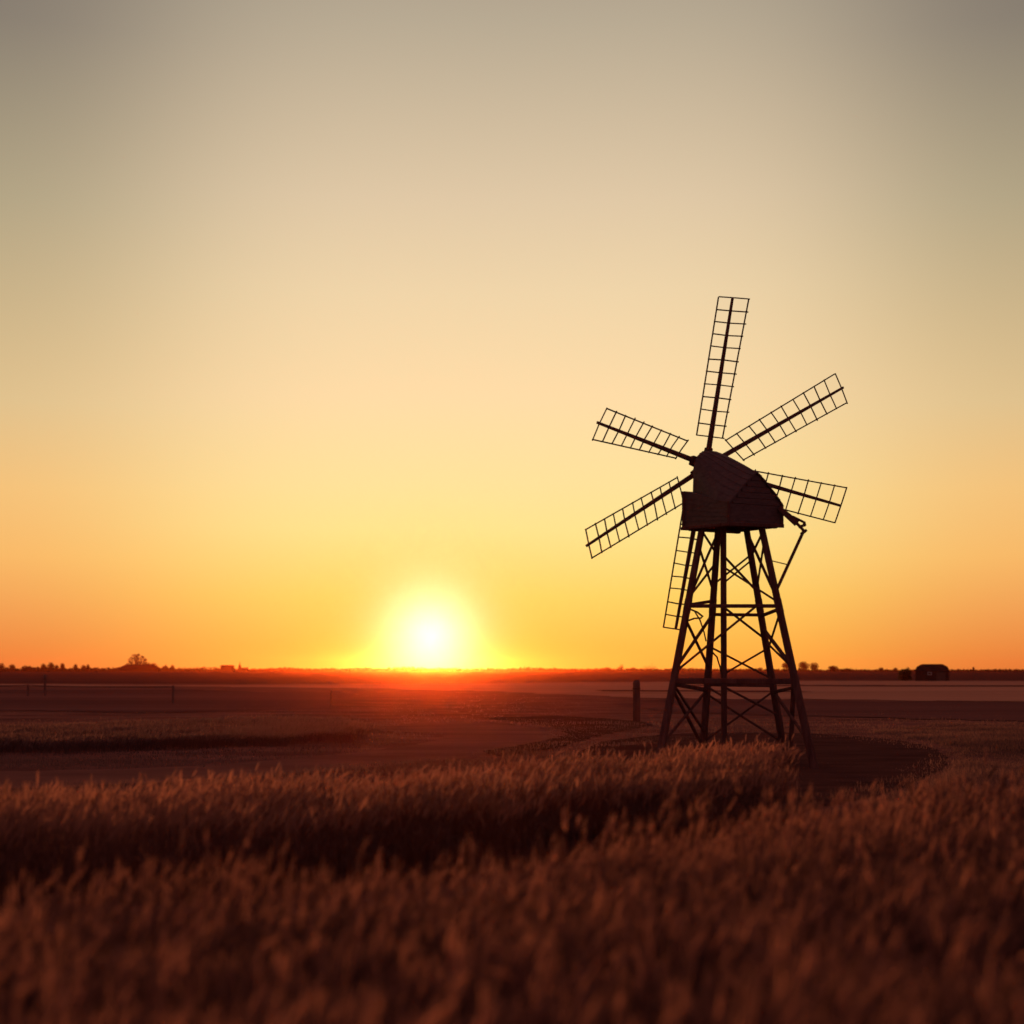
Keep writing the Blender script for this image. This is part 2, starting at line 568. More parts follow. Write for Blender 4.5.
for key, w in (('A', .137), ('B', .134), ('D', .134), ('E', .140)):
    b = MB()
    b.beam(LEG[key][0], LEG[key][1], w * 0.92, w * 0.92, w * 1.15, w * 1.15, up=(0.5, 0.86, 0))
    # bolted splice plates
    for y in (606, 682):
        p = on(key, y)
        d = (LEG[key][1] - LEG[key][0]).normalized()
        b.beam(p - d * 0.16, p + d * 0.16, w * 1.07, w * 1.07, up=(0.5, 0.86, 0))
    b.build('tower_leg', M['timber'], mill)
b = MB()
b.beam(LEG['C'][0], LEG['C'][1], .13, .13)
b.build('centre_post', M['timber'], mill)
b = MB()
b.beam(at(793.5, 684, 32.2), Vector(((790 - HX) / F * 32.9, 32.9, -0.05)), .10)
b.build('strut', M['timber'], mill)
for a, ya, c, yc, w, h in (('A', 606, 'E', 606, .085, .085), ('B', 614.5, 'D', 615, .075, .075), ('A', 605, 'B', 601, .07, .07),
                           ('D', 616, 'E', 609, .07, .07), ('A', 681, 'E', 681.5, .10, .13), ('B', 684, 'D', 685, .08, .11),
                           ('A', 684, 'B', 690, .08, .09), ('D', 692, 'E', 687, .07, .07)):
    b = MB()
    b.beam(on(a, ya), on(c, yc), w, h)
    b.build('horizontal_beam', M['timber'], mill)
BR = [('C', 556, 'D', 592, .055), ('C', 567, 'E', 602, .05), ('D', 555, 'B', 584, .055), ('D', 560, 'C', 583, .045),
      ('C', 607, 'D', 639, .055), ('D', 604, 'A', 672, .055), ('B', 647, 'D', 679, .055), ('D', 649, 'C', 674, .05),
      ('A', 530, 'B', 553, .05), ('B', 532, 'A', 598, .055), ('B', 563, 'A', 597, .05), ('A', 545, 'B', 592, .05),
      ('A', 619, 'B', 668, .06), ('B', 615, 'A', 668, .07),
      ('D', 531, 'E', 597, .06), ('E', 532, 'D', 556, .05), ('E', 540, 'D', 590, .045), ('D', 628, 'E', 666, .08),
      ('D', 642, 'E', 668, .045), ('E', 612, 'D', 652, .045),
      ('A', 688, 'B', 747, .07), ('A', 684, 'B', 732, .055), ('B', 690, 'A', 744, .065), ('B', 694, 'D', 742, .06),
      ('C', 687, 'D', 715, .055), ('D', 691, 'B', 742, .06), ('D', 691, 'E', 741, .065), ('B', 687, 'C', 697, .05)]
for i, (a, ya, c, yc, w) in enumerate(BR):
    b = MB()
    e = Vector((0, (-0.045, 0.0, 0.045)[i % 3], 0))
    b.beam(on(a, ya) + e, on(c, yc) + e, w, w * 0.8)
    b.build('cross_brace', M['timber'], mill)

# cabin: axis w runs from the sails back towards the viewer's right
PHI = R(28)
wv = Vector((math.sin(PHI), -math.cos(PHI), 0))
sv = Vector((math.cos(PHI), math.sin(PHI), 0))
CL, CW = 1.76, 1.46
FLc = Vector((4.03, 32.8, 5.52))


def cab(t, s, z):
    """t 0..1 from front to rear, s metres from the middle, z above the floor"""
    return FLc + wv * (CL * t) + sv * (s + CW / 2) + Vector((0, 0, z))


hw_ = CW / 2
cb = MB()


def shoulder(t):
    return 0.85 + (0.42 - 0.85) * t


# box of the cabin in lapped boards
NB = 6
for j in range(NB):
    lo, hi = j / NB, (j + 1) / NB
    e = 0.013
    ring = []
    for (t, s) in ((0, -hw_), (1, -hw_), (1, hw_), (0, hw_)):
        st = -1 if t == 0 else 1
        ss = -1 if s < 0 else 1
        for zz, ex in ((lo, e), (hi + 0.01, -0.002)):
            p = cab(t, s + ss * ex, -0.06 * (1 - zz) * (1 if t == 1 else 0) + shoulder(t) * zz) + wv * (st * ex)
            ring.append(p)
    cb.add(ring, [(0, 2, 3, 1), (2, 4, 5, 3), (4, 6, 7, 5), (6, 0, 1, 7), (1, 3, 5, 7), (0, 6, 4, 2)])
cabin = cb.build('cabin', M['boards'], mill)
# roof hood: lofted from a narrow high front arch to a wide low rear arch, lapped courses
NA = 18


def arch(t, k):
    """k = 0..NA: one jamb, over the arch, down the other jamb"""
    hwid = 0.43 + (hw_ + 0.03 - 0.43) * min(1, t / 0.75)
    low = shoulder(t) - 0.02
    zs = low + 0.42 * max(0.0, 1 - t / 0.55)
    zr = 1.87 - 0.73 * t ** 1.15
    if k == 0 or k == NA:
        return (hwid if k == 0 else -hwid), low
    th = math.pi * (k - 1) / (NA - 2)
    p = 2.2 - 1.1 * min(1.0, t) ** 0.8          # round at the front, a plain gable at the rear
    c, s_ = math.cos(th), max(0.0, math.sin(th))
    x = hwid * (abs(c) ** (2 / p)) * (1 if c >= 0 else -1)
    return x, zs + (zr - zs) * s_ ** (2 / p)


rb = MB()
NT = 12
for k in range(NA):
    lowfirst = k < NA / 2
    vs = []
    for i in range(NT + 1):
        t = i / NT
        for q, low in ((k, lowfirst), (k + 1, not lowfirst)):
            x, z = arch(t, q)
            th = math.pi * min(1, max(0, (q - 1) / (NA - 2)))
            g = 0.014 if low else 0.0
            cx, cz = math.cos(th), math.sin(th)
            tt = t + (0.03 if i == NT else (-0.03 if i == 0 else 0))
            vs.append(cab(tt, x + cx * g, z + cz * g))
            vs.append(cab(tt, x - cx * 0.03, z - cz * 0.03))
    fs = []
    for i in range(NT):
        o = i * 4
        fs += [(o, o + 2, o + 6, o + 4), (o + 1, o + 5, o + 7, o + 3), (o, o + 4, o + 5, o + 1), (o + 2, o + 3, o + 7, o + 6)]
    fs += [(0, 1, 3, 2), (NT * 4, NT * 4 + 2, NT * 4 + 3, NT * 4 + 1)]
    rb.add(vs, fs)
rb.build('roof', M['boards'], cabin)
# gable walls closing the two ends of the hood
for t0, t1 in ((0.0, 0.02), (0.98, 1.0)):
    g_ = MB()
    ring = [arch(t0, k) for k in range(NA + 1)]
    f0 = [cab(t0, x * 0.97, z - 0.03) for x, z in ring]
    f1 = [cab(t1, x * 0.97, z - 0.03) for x, z in ring]
    n = len(ring)
    g_.add(f0 + f1, [tuple(range(n)), tuple(range(n, 2 * n))] + [(i, (i + 1) % n, n + (i + 1) % n, n + i) for i in range(n)])
    if t1 == 1.0:      # lapped boards on the rear gable
        for q in range(5):
            z = shoulder(1) + 0.04 + q * 0.135
            half = (hw_) * max(0.05, 1 - (z - shoulder(1)) / 0.74) - 0.03
            g_.beam(cab(1.0, -half, z) + wv * .005, cab(1.0, half, z) + wv * .005, .03, .125)
    g_.build('gable', M['boards'], cabin)
# floor frame under the cabin
fb = MB()
for s in (-0.55, 0.0, 0.55):
    fb.beam(cab(0.02, s, -0.03), cab(0.98, s, -0.06), 0.12, 0.08)
for t in (0.12, 0.9):
    fb.beam(cab(t, -hw_ + 0.02, -0.05), cab(t, hw_ - 0.02, -0.05), 0.12, 0.08)
fb.build('floor_frame', M['timber'], cabin)
pl = MB()
pl.beam(cab(-0.02, -hw_ - 0.03, -0.02), cab(-0.02, hw_ + 0.02, -0.02), 0.05, 0.07)
pl.beam(cab(1.02, -hw_ - 0.03, -0.08), cab(1.02, hw_ + 0.03, -0.05), 0.05, 0.08)
pl.beam(cab(-0.03, -hw_ - 0.035, -0.02), cab(1.03, -hw_ - 0.035, -0.08), 0.05, 0.07)
pl.beam(cab(0.0, -hw_ - 0.02, 0.0), cab(0.0, -hw_ - 0.02, 0.85), 0.06, 0.06)
pl.beam(cab(1.0, -hw_ - 0.02, -0.05), cab(1.0, -hw_ - 0.02, 0.42), 0.06, 0.06)
pl.beam(cab(1.0, hw_ + 0.02, -0.05), cab(1.0, hw_ + 0.02, 0.42), 0.06, 0.06)
pl.build('corner_trim', M['timber'], cabin)

# rotor
HUB = FLc + sv * (CW / 2 + 0.16) - wv * 0.36
HUB.z = CAM_H + (HY - 466) / F * HUB.y


def plane(x, y, off=0.0):
    d = Vector(((x - HX) / F, 1, (HY - y) / F))
    c = Vector((0, 0, CAM_H))
    h = HUB + wv * off
    t = (h - c).dot(wv) / d.dot(wv)
    return c + d * t


hb = MB()
hb.tube([HUB - wv * .20, HUB - wv * .17, HUB - wv * .1, HUB + wv * .10, HUB + wv * .16, HUB + wv * .5],
        [.12, .23, .27, .27, .18, .15], 18)
hub = hb.build('hub', M['timber'], mill)
ib = MB()
for o_ in (-.09, .08):
    ib.tube([HUB + wv * (o_ - .02), HUB + wv * (o_ + .02)], .285, 18)
ib.build('iron_band', M['iron'], hub)
# brake wheel housing seen at the foot of the hood
bk = MB()
c = HUB + wv * 0.18 + Vector((0, 0, -0.06))
bk.tube([c - wv * .07, c - wv * .05, c + wv * .05, c + wv * .07], [.34, .38, .38, .34], 20)
bk.build('brake_wheel', M['timber'], mill)

SAILS = [
    # outer corner a, outer corner b, inner corner a, inner corner b, spar tip, spar root, bars
    ((718.5, 297), (748.7, 299.3), (696.6, 435.3), (722.4, 438.5), (732.6, 297.5), (709, 450), 12),
    ((834.6, 374), (846.3, 403), (725.3, 440.6), (742.9, 460.2), (843.2, 387.5), (727, 453.5), 11),
    ((606.3, 408.3), (592.3, 439.4), (687.2, 440.9), (675.5, 458.1), (597, 422.4), (695, 457.5), 10),
    ((585.2, 529.9), (591.4, 558.3), (676.7, 477.8), (682.8, 503.3), (586.3, 546), (699, 474.8), 11),
    ((846, 487.7), (834.3, 522.6), (741, 468.5), (734, 496.5), (840.2, 505.6), (730, 477), 9),
    ((663.4, 627.3), (680.6, 629.9), (684.5, 500), (706, 503), (675.6, 629.5), (695.5, 505), 11),
]
for si, (oa, ob, ia, ib_, tip, root, nb) in enumerate(SAILS):
    back = -0.055
    t3 = plane(*tip)
    r3 = plane(*root)
    sb = MB()
    sb.beam(HUB + (r3 - HUB) * 0.2, t3, .115, .11, .058, .05, up=wv)
    sail = sb.build('sail', M['timber'], mill)
    lt = MB()
    A0, B0, A1, B1 = plane(*ia, back), plane(*ib_, back), plane(*oa, back), plane(*ob, back)
    th = 0.030
    lt.beam(A0, A1, th, th, up=wv)
    lt.beam(B0, B1, th, th, up=wv)
    for k in range(nb):
        t = k / (nb - 1)
        e = wv * 0.028
        a = A0.lerp(A1, t)
        b_ = B0.lerp(B1, t)
        u = (b_ - a).normalized() * 0.02
        jj = (A1 - A0).normalized() * random.uniform(-.022, .022) * (0 if k in (0, nb - 1) else 1)
        mid = (a + b_) * .5 + e + jj + (A1 - A0).normalized() * random.uniform(-.018, .018)
        w_ = random.uniform(.024, .031)
        lt.beam(a - u * random.uniform(.5, 2) + e + jj, mid, w_, 0.026, up=wv)
        lt.beam(mid, b_ + u * random.uniform(.5, 2) + e + jj, w_, 0.026, up=wv)
    lt.build('lattice', M['lath'], sail)
    so = MB()
    d = (t3 - HUB).normalized()
    so.beam(HUB + d * .20, HUB + d * .44, .24 if si == 2 else .19, .19, .22 if si == 2 else .16, .16, up=wv)
    so.build('spar_socket', M['iron'], sail)

# tail gear at the rear corner
tb = MB()
p0, p1, p2 = at(779, 508, 31.85), at(797, 523.5, 31.75), at(805.5, 532.5, 31.7)
tb.beam(p0, p1, .10, .11, .10, .15)
tb.beam(p1, p2, .10, .07, .10, .06)
tb.beam(at(792.5, 516.5, 31.75), at(803.5, 522, 31.7), .08, .05, .07, .05)
tb.beam(at(803.8, 521.5, 31.7), at(805, 526, 31.7), .06)
tb.beam(at(805.2, 525, 31.7), at(798.5, 527, 31.72), .06)
tb.beam(at(801, 534, 31.7), at(806.5, 530, 31.7), .09, .06)
tb.build('tail_beam', M['timber'], mill)
tb = MB()
tb.beam(at(803.6, 531, 31.7), on('E', 592), .065, .065)
tb.build('tail_pole', M['timber'], mill)
tb = MB()
tb.tube([on('E', 560), at(779, 562.6, 31.7), at(787.5, 564.6, 31.7)], .014)
tb.build('stay_rope', M['rope'], mill)
for pts, r_ in (([on('A', 608), at(697, 612, 32.2), at(702.8, 616.5, 32.3), at(701, 618, 32.3), at(694, 618.5, 32.2), on('A', 622)], .022),
                ([at(695, 612, 32.2), at(700, 620, 32.2), at(704, 632, 32.3), at(706, 641, 32.5)], .018),
                ([on('B', 651), at(713, 653, 32.8), at(717, 657, 32.8), at(720.5, 668, 32.8), at(722.5, 679, 32.8)], .022)):
    tb = MB()
    tb.tube(pts, r_)
    tb.build('hanging_chain', M['iron'], mill)

# ------------------------------------------------------------------ posts and fence
def post_mesh(mb, x, ytop, ybot, wpx, tilt=0.0, dep=None):
    gx, gy = gnd(x, ybot)
    h = (ybot - ytop) / F * gy
    w = wpx / F * gy
    mb.beam((gx, gy, -0.1), (gx + tilt, gy, h * 0.93), w, w, w * .95, w * .95)
    mb.beam((gx + tilt * .93, gy, h * 0.93), (gx + tilt, gy, h), w * .95, w * .95, w * .62, w * .7)
    return gx, gy, h


def post(label, *a, **k):
    gx, gy = gnd(a[0], a[2])
    t = thing('post', (gx, gy, 0), label, 'post')
    b = MB()
    post_mesh(b, *a, **k)
    b.build('shaft', M['post'] if a[3] > 4 else M['stake'], t)
    # iron strap and staple half way up
    gx, gy, h = gx, gy, (a[2] - a[1]) / F * gnd(a[0], a[2])[1]
    w = a[3] / F * gy
    b = MB()
    b.beam((gx, gy, h * .78), (gx, gy, h * .81), w * 1.06, w * 1.06)
    b.build('strap', M['iron'], t)


post('thick wooden post standing alone in the field left of the windmill', 636.5, 680, 722, 7)
post('taller lone dark post standing inside the far left fence', 45, 674.5, 696, 2.2)
post('thin short post alone in the field left of the setting sun', 330.5, 690, 708, 2.0, tilt=0.05)
fx = thing('fence', (*gnd(28, 696.5), 0), 'low wire fence between two thin posts across the left field', 'fence')
ends = []
for x, yt, yb in ((-60, 684, 695.0), (28, 684.5, 696.5), (173, 685.5, 704)):
    b = MB()
    ends.append(post_mesh(b, x, yt, yb, 2.0))
    b.build('post', M['stake'], fx)
for hfrac in (0.93, 0.55):
    b = MB()
    for (x0, y0, h0), (x1, y1, h1) in zip(ends, ends[1:]):
        pts = []
        for k in range(9):
            t = k / 8
            pts.append((x0 + (x1 - x0) * t, y0 + (y1 - y0) * t, (h0 + (h1 - h0) * t) * hfrac - 0.06 * 4 * t * (1 - t)))
        b.tube(pts, 0.04 if hfrac > .9 else 0.012, 5)
    b.build('rail' if hfrac > .9 else 'wire', M['stake'], fx)

# ------------------------------------------------------------------ buildings
def boxmb(x0, x1, y0, y1, z0, z1):
    b = MB()
    vs = [(x, y, z) for z in (z0, z1) for x, y in ((x0, y0), (x1, y0), (x1, y1), (x0, y1))]
    b.add(vs, [(0, 3, 2, 1), (4, 5, 6, 7), (0, 1, 5, 4), (1, 2, 6, 5), (2, 3, 7, 6), (3, 0, 4, 7)])
    return b


def hip_roof(x0, x1, y0, y1, z0, z1, hip, ov=0.25):
    b = MB()
    ym = (y0 + y1) / 2
    x0, x1, y0, y1 = x0 - ov, x1 + ov, y0 - ov, y1 + ov
    vs = [(x0, y0, z0), (x1, y0, z0), (x1, y1, z0), (x0, y1, z0), (x0 + hip, ym, z1), (x1 - hip, ym, z1)]
    vs += [(x, y, z - 0.15) for x, y, z in vs[:4]]
    b.add(vs, [(0, 1, 5, 4), (2, 3, 4, 5), (1, 2, 5), (3, 0, 4), (6, 9, 8, 7), (0, 6, 7, 1), (1, 7, 8, 2), (2, 8, 9, 3), (3, 9, 6, 0)])
    return b


# barn on the right: low walls, steep clipped roof (gambrel shoulders)
bx0, by0 = gnd(915.3, 681)
s_ = by0 / F
bw, bh = 33.7 * s_, 17.0 * s_
barn = thing('barn', (bx0 + bw / 2, by0, 0), 'dark barn with clipped roof ends, alone on the right field edge', 'barn')
barn.rotation_euler.z = R(-16.2)
bwall = boxmb(bx0 + .12, bx0 + bw - .12, by0, by0 + 5.0, 0, 1.95).build('wall', M['wall'], barn)
b = MB()
z0, z1, z2 = 1.9, 2.75, bh
x0, x1, y0, y1 = bx0 - .05, bx0 + bw + .05, by0 - .2, by0 + 5.2
lv = []
for z, ix, iy in ((z0, 0, 0), (z1, .45, .7), (z2 - .06, 1.25, 2.1), (z2, 1.55, 2.55)):
    lv += [(x0 + ix, y0 + iy, z), (x1 - ix, y0 + iy, z), (x1 - ix, y1 - iy, z), (x0 + ix, y1 - iy, z)]
fs = [(0, 3, 2, 1), (12, 13, 14, 15)]
for k in range(3):
    for i in range(4):
        fs.append((k * 4 + i, k * 4 + (i + 1) % 4, k * 4 + 4 + (i + 1) % 4, k * 4 + 4 + i))
b.add(lv, fs)
b.build('roof', M['tiles'], barn)
xm = bx0 + bw * .62
d_ = boxmb(xm, xm + 1.7, by0 - .06, by0 - .004, 0, 1.75).build('door', M['bark'], barn)
boxmb(xm + .1, xm + .16, by0 - .1, by0 - .062, .8, 1.0).build('handle', M['iron'], d_)
w0 = bx0 + bw * .37
wf = boxmb(w0, w0 + .75, by0 - .05, by0 - .004, 1.15, 1.7).build('window', M['white'], barn)
boxmb(w0 + .07, w0 + .68, by0 - .07, by0 - .052, 1.22, 1.63).build('pane', M['iron'], wf)

D = 1400.0
u = D / F   # one picture unit out there, in metres


def X_(x, Y=D):
    return (x - HX) / F * Y


def Z_(y, Y=D):
    return CAM_H + (HY - y) / F * Y


fh = thing('farmhouse', (X_(139), D - 20, 0), 'long low farmhouse roof in front of the big open tree', 'farmhouse')
boxmb(X_(119, D - 20), X_(157, D - 20), D - 20, D - 8, 0, 3.2).build('wall', M['wall'], fh)
rf = hip_roof(X_(118, D - 20), X_(158, D - 20), D - 20, D - 8, 3.2, Z_(664.2), 7.0, .6).build('roof', M['tiles'], fh)
boxmb(X_(148, D - 15), X_(149.2, D - 15), D - 15, D - 13.8, 5.0, Z_(662.6)).build('chimney', M['wall'], rf)
shed = thing('shed', (X_(226.5), D, 0), 'small flat-roofed shed on the skyline left of the little church', 'shed')
boxmb(X_(220.3), X_(232.5), D, D + 9, 0, Z_(666.2)).build('wall', M['wall'], shed)
hip_roof(X_(220), X_(233), D, D + 9, Z_(666.2), Z_(665), 1.5, .4).build('roof', M['tiles'], shed)
ch = thing('church', (X_(240), D, 0), 'tiny church with a pointed spire on the skyline', 'church')
boxmb(X_(240.6), X_(247), D, D + 8, 0, Z_(669)).build('nave', M['wall'], ch)
hip_roof(X_(240.6), X_(247), D, D + 8, Z_(669), Z_(667.6), .3, .2).build('roof', M['tiles'], ch)
boxmb(X_(238.2), X_(240.8), D, D + 2.6, 0, Z_(667)).build('tower', M['wall'], ch)
b = MB()
q = [(X_(238), D - .2), (X_(241), D - .2), (X_(241), D + 2.8), (X_(238), D + 2.8)]
zt = Z_(661)
m_ = (X_(239.5), D + 1.3)
k2 = [((a * .35 + m_[0] * .65), (c_ * .35 + m_[1] * .65)) for a, c_ in q]
b.add([(a, c_, Z_(667)) for a, c_ in q] + [(a, c_, Z_(664.6)) for a, c_ in k2] + [(m_[0], m_[1], zt)],
      [(3, 2, 1, 0)] + [(i, (i + 1) % 4, 4 + (i + 1) % 4, 4 + i) for i in range(4)] + [(4 + i, 4 + (i + 1) % 4, 8) for i in range(4)])
b.build('spire', M['tiles'], ch)

# ------------------------------------------------------------------ trees
def leaf_cloud(lobes, n, size, seed):
    """many small leaf clumps spread through overlapping lobes -> arrays"""
    g = np.random.default_rng(seed)
    w = np.array([l[3] * l[4] * l[5] for l in lobes])
    w = w / w.sum()
    which = g.choice(len(lobes), n, p=w)
    L = np.array(lobes)[which]
    d = g.normal(0, 1, (n, 3))
    d /= np.linalg.norm(d, axis=1)[:, None]
    r = g.random(n) ** 0.45
    C = L[:, :3] + d * L[:, 3:6] * r[:, None]
    C += g.normal(0, 1, (n, 3)) * size * 0.5
    a = g.normal(0, 1, (n, 3))
    a /= np.linalg.norm(a, axis=1)[:, None]
    b = np.cross(a, g.normal(0, 1, (n, 3)))
    b /= np.linalg.norm(b, axis=1)[:, None]
    s = size * g.uniform(0.5, 1.3, n)[:, None]
    P = np.stack([C - a * s, C - b * s * .6, C + a * s, C + b * s * .6], 1)
    tone = np.clip(g.normal(.5, .25, n), 0, 1)
    return P.reshape(-1, 3), np.arange(n * 4).reshape(n, 4), np.repeat(tone, 4)


def make_tree(name, loc, h, w, label, kind='round', group=None, seed=1, cat='tree', leaves=1400):
    g = random.Random(seed)
    t = thing(name, loc, label, cat, group)
    x, y, z = loc
    if kind in ('bare', 'dome'):
        # limbs rising from a short bole to points spread over an open crown
        tb = MB()
        lobes = []
        fork = Vector((x, y, z + h * (.22 if kind == 'dome' else .3)))
        tb.tube([(x, y, z - .2), fork], [h * .035, h * .026], 6)
        nl = 34 if kind == 'dome' else 17
        for k in range(nl):
            a = k * 2.39996 + g.uniform(-.2, .2)
            e = (0.1 + 0.9 * ((k + .5) / nl)) if kind == 'dome' else g.uniform(.15, 1)
            el = math.asin(min(1, e))
            rr = g.uniform(.86, 1.0) if kind == 'dome' else g.uniform(.55, 1.0)
            tip_ = Vector((x + math.cos(a) * math.cos(el) * w * .5 * rr, y + math.sin(a) * math.cos(el) * w * .5 * rr,
                           z + h * (.28 + .70 * math.sin(el) * rr)))
            mid = fork.lerp(tip_, .55) + Vector((math.cos(a), math.sin(a), -.35)) * w * .08
            tb.tube([fork, mid, tip_], [h * .02, h * .013, h * .006], 5)
            lobes.append((tip_.x, tip_.y, tip_.z, w * .085, w * .085, h * .06))
            q_ = mid.lerp(tip_, .4)
            if k % 2:
                lobes.append((q_.x, q_.y, q_.z, w * .05, w * .05, h * .05))
        tb.build('trunk', M['bark'], t)
        P, Q, T = leaf_cloud(lobes, 1700 if kind == 'dome' else 420, h * .026, seed)
    else:
        tb = MB()
        tb.tube([(x, y, z - .2), (x + .02 * h, y, z + h * .3), (x, y, z + h * .7)], [h * .045, h * .03, h * .012], 6)
        for k in range(5):
            a = k * 1.257 + g.uniform(-.3, .3)
            tb.tube([(x, y, z + h * .3), (x + math.cos(a) * w * .3, y + math.sin(a) * w * .3, z + h * g.uniform(.5, .75))],
                    [h * .018, h * .006], 5)
        tb.build('trunk', M['bark'], t)
        lobes = []
        low = .04 if kind == 'bush' else .10
        for k in range(11):
            a = g.uniform(0, 6.28)
            rr = g.uniform(.1, .33)
            zz = g.uniform(low + .14, .84)
            sh = 1.0 - abs(zz - .5) * .7
            lobes.append((x + math.cos(a) * w * rr * sh, y + math.sin(a) * w * rr * sh, z + h * zz,
                          w * .17, w * .17, h * g.uniform(.10, .16)))
        if kind == 'bush':
            lobes.append((x, y, z + h * .44, w * .43, w * .43, h * .42))
            lobes.append((x, y, z + h * .2, w * .44, w * .44, h * .2))
        else:
            lobes.append((x, y, z + h * .54, w * .46, w * .46, h * .44))
        P, Q, T = leaf_cloud(lobes, leaves, max(w, h) * .05, seed)
    P -= np.array([x, y, z])
    c = npmesh('crown', P, Q, M['leaf'], T)
    c.parent = t
    return t


GR = 'small trees along the skyline'


def sky_tree(x, ytop, wpx, label, kind='round', Y=None, seed=None, cat='tree', leaves=900):
    Y = Y or D + random.uniform(-40, 60)
    return make_tree('tree' if kind != 'bush' else 'bush', ((x - HX) / F * Y, Y, 0.0), Z_(ytop, Y), wpx * Y / F, label, kind,
                     GR, seed or int(x * 7), cat if kind != 'bush' else 'bush', leaves)


make_tree('tree', (X_(137.5, D + 15), D + 15, 0), Z_(653.2, D + 15), 20.5, 'large open-crowned tree rising behind the long farmhouse roof', 'dome', None, 5)
sky_tree(1, 662.6, 9, 'dark skyline tree cut by the left edge of the photo')
sky_tree(12, 664, 8, 'round skyline tree just right of the one cut by the left edge')
sky_tree(27.5, 664.8, 15, 'wide low skyline bush between the round tree and the far left clump', 'bush')
sky_tree(43.5, 663.6, 6.5, 'left tree of the dense far left skyline clump')
sky_tree(51, 662, 8, 'tallest tree of the dense far left skyline clump')
sky_tree(56.5, 664.6, 5, 'lowest tree of the dense far left skyline clump')
sky_tree(62.5, 662.8, 5, 'rightmost tree of the dense far left skyline clump')
sky_tree(75.5, 663.8, 5, 'single narrow tree between the far left clump and the farm')
sky_tree(83.5, 664.8, 7, 'broad one of two small trees nearest left of the farm')
sky_tree(88, 663.9, 3.5, 'slim one of two small trees nearest left of the farm')
sky_tree(153, 662.6, 10, 'bushy tree at the right end of the farmhouse', Y=D + 6)
sky_tree(165, 664.6, 9, 'broad bush right of the farmhouse', 'bush')
sky_tree(172.5, 664.8, 5, 'small narrow tree at the right end of the farm trees')
sky_tree(621, 662.8, 7, 'thin wispy skyline tree above the thick lone post', 'bare', seed=14)
sky_tree(650, 663.6, 17, 'spreading ragged skyline tree left of the windmill legs', 'bare', seed=23)
sky_tree(607, 667, 8, 'low skyline bush left of the thin wispy tree', 'bush')
sky_tree(633, 667.2, 9, 'low skyline bush between the wispy and the ragged tree', 'bush')
sky_tree(787, 661, 11.5, 'dark tree half hidden behind the right windmill leg', Y=D - 20)
sky_tree(803.8, 661.0, 12.5, 'larger of two round trees just right of the windmill')
sky_tree(814.3, 662.0, 10, 'smaller of two round trees just right of the windmill')
sky_tree(833, 665.6, 12, 'low rounded tree right of the pair beside the windmill')
sky_tree(847, 668.4, 14, 'low flat bush midway between the windmill and the barn', 'bush')
sky_tree(881, 667.2, 6, 'small tree left of the slimmer one near the barn')
sky_tree(895.5, 667.4, 5, 'slim small tree just left of the big bush by the barn')
sky_tree(973.5, 666.6, 2.6, 'tiny upright tree alone on the skyline right of the barn')
sky_tree(987, 669.4, 9, 'flat bush on the skyline near the right edge', 'bush')
make_tree('bush', (*gnd(905, 680.8), 0), 2.75, 3.1, 'round dark bush beside the left end of the barn', 'bush', None, 77, 'bush', 1800)

# far wood: one low uneven mass along the horizon, nobody could count its trees
def far_wood():
    g = np.random.default_rng(3)
    V, Q, T = [], [], []
    base = 0
    xs = np.arange(-1100, 1100, 2.4)
    for x in xs:
        px = HX + x
        # height as surveyed along the skyline: taller left, lower right
        h = 4.2 if px < 215 else (3.6 if px < 380 else (5.4 if px < 418 else (3.5 if px < 560 else (3.2 if px < 780 else 2.0))))
        h *= 0.75 + 0.5 * (0.5 + 0.5 * math.sin(x * .11) * math.sin(x * .037 + 1)) + g.normal(0, .07)
        n = 16
        C = np.stack([x + g.normal(0, 2.0, n), 1500 + g.uniform(-8, 8, n), h * g.uniform(.0, .85, n)], 1)
        a = g.normal(0, 1, (n, 3)) * np.array([1.3, 1, .8])
        b = g.normal(0, 1, (n, 3)) * np.array([1.3, 1, .8])
        V.append(np.stack([C - a, C - b * .7, C + a, C + b * .7], 1).reshape(-1, 3))
    V = np.concatenate(V)
    V[:, 2] = np.maximum(V[:, 2], -.2)
    Fq = np.arange(len(V)).reshape(-1, 4)
    xs = np.arange(-1300, 1300, 5.0)
    hh = np.where(xs < -297, 2.6, np.where(xs < -130, 2.2, np.where(xs < -95, 3.4, np.where(xs < 270, 2.0, 1.3)))) * g.uniform(.8, 1.1, len(xs))
    rows = [np.stack([xs, np.full(len(xs), yy), zz], 1) for yy, zz in
            ((1494, np.full(len(xs), -.1)), (1496, hh * .8), (1500, hh), (1504, hh * .8), (1506, np.full(len(xs), -.1)))]
    b0 = len(V)
    n = len(xs)
    V = np.concatenate([V] + rows)
    core = [(b0 + r * n + i, b0 + r * n + i + 1, b0 + (r + 1) * n + i + 1, b0 + (r + 1) * n + i) for r in range(4) for i in range(n - 1)]
    Fq = np.concatenate([Fq, np.array(core)])
    o = npmesh('far_wood', V, Fq, M['leaf'], g.random(len(V)))
    return tag(o, kind='stuff')


far_wood()

# ------------------------------------------------------------------ haze
HAZE = 0.000043
hz = boxmb(-2450, 2450, -190, 2950, -1.0, 22.0)
m, nt, out = mat('evening haze')
pv = N(nt, 'ShaderNodeVolumePrincipled')
pv.inputs['Color'].default_value = (1.0, 0.16, 0.03, 1)
pv.inputs['Density'].default_value = HAZE
pv.inputs['Anisotropy'].default_value = 0.965
nt.links.new(pv.outputs[0], out.inputs['Volume'])
tag(hz.build('haze', m), kind='stuff')

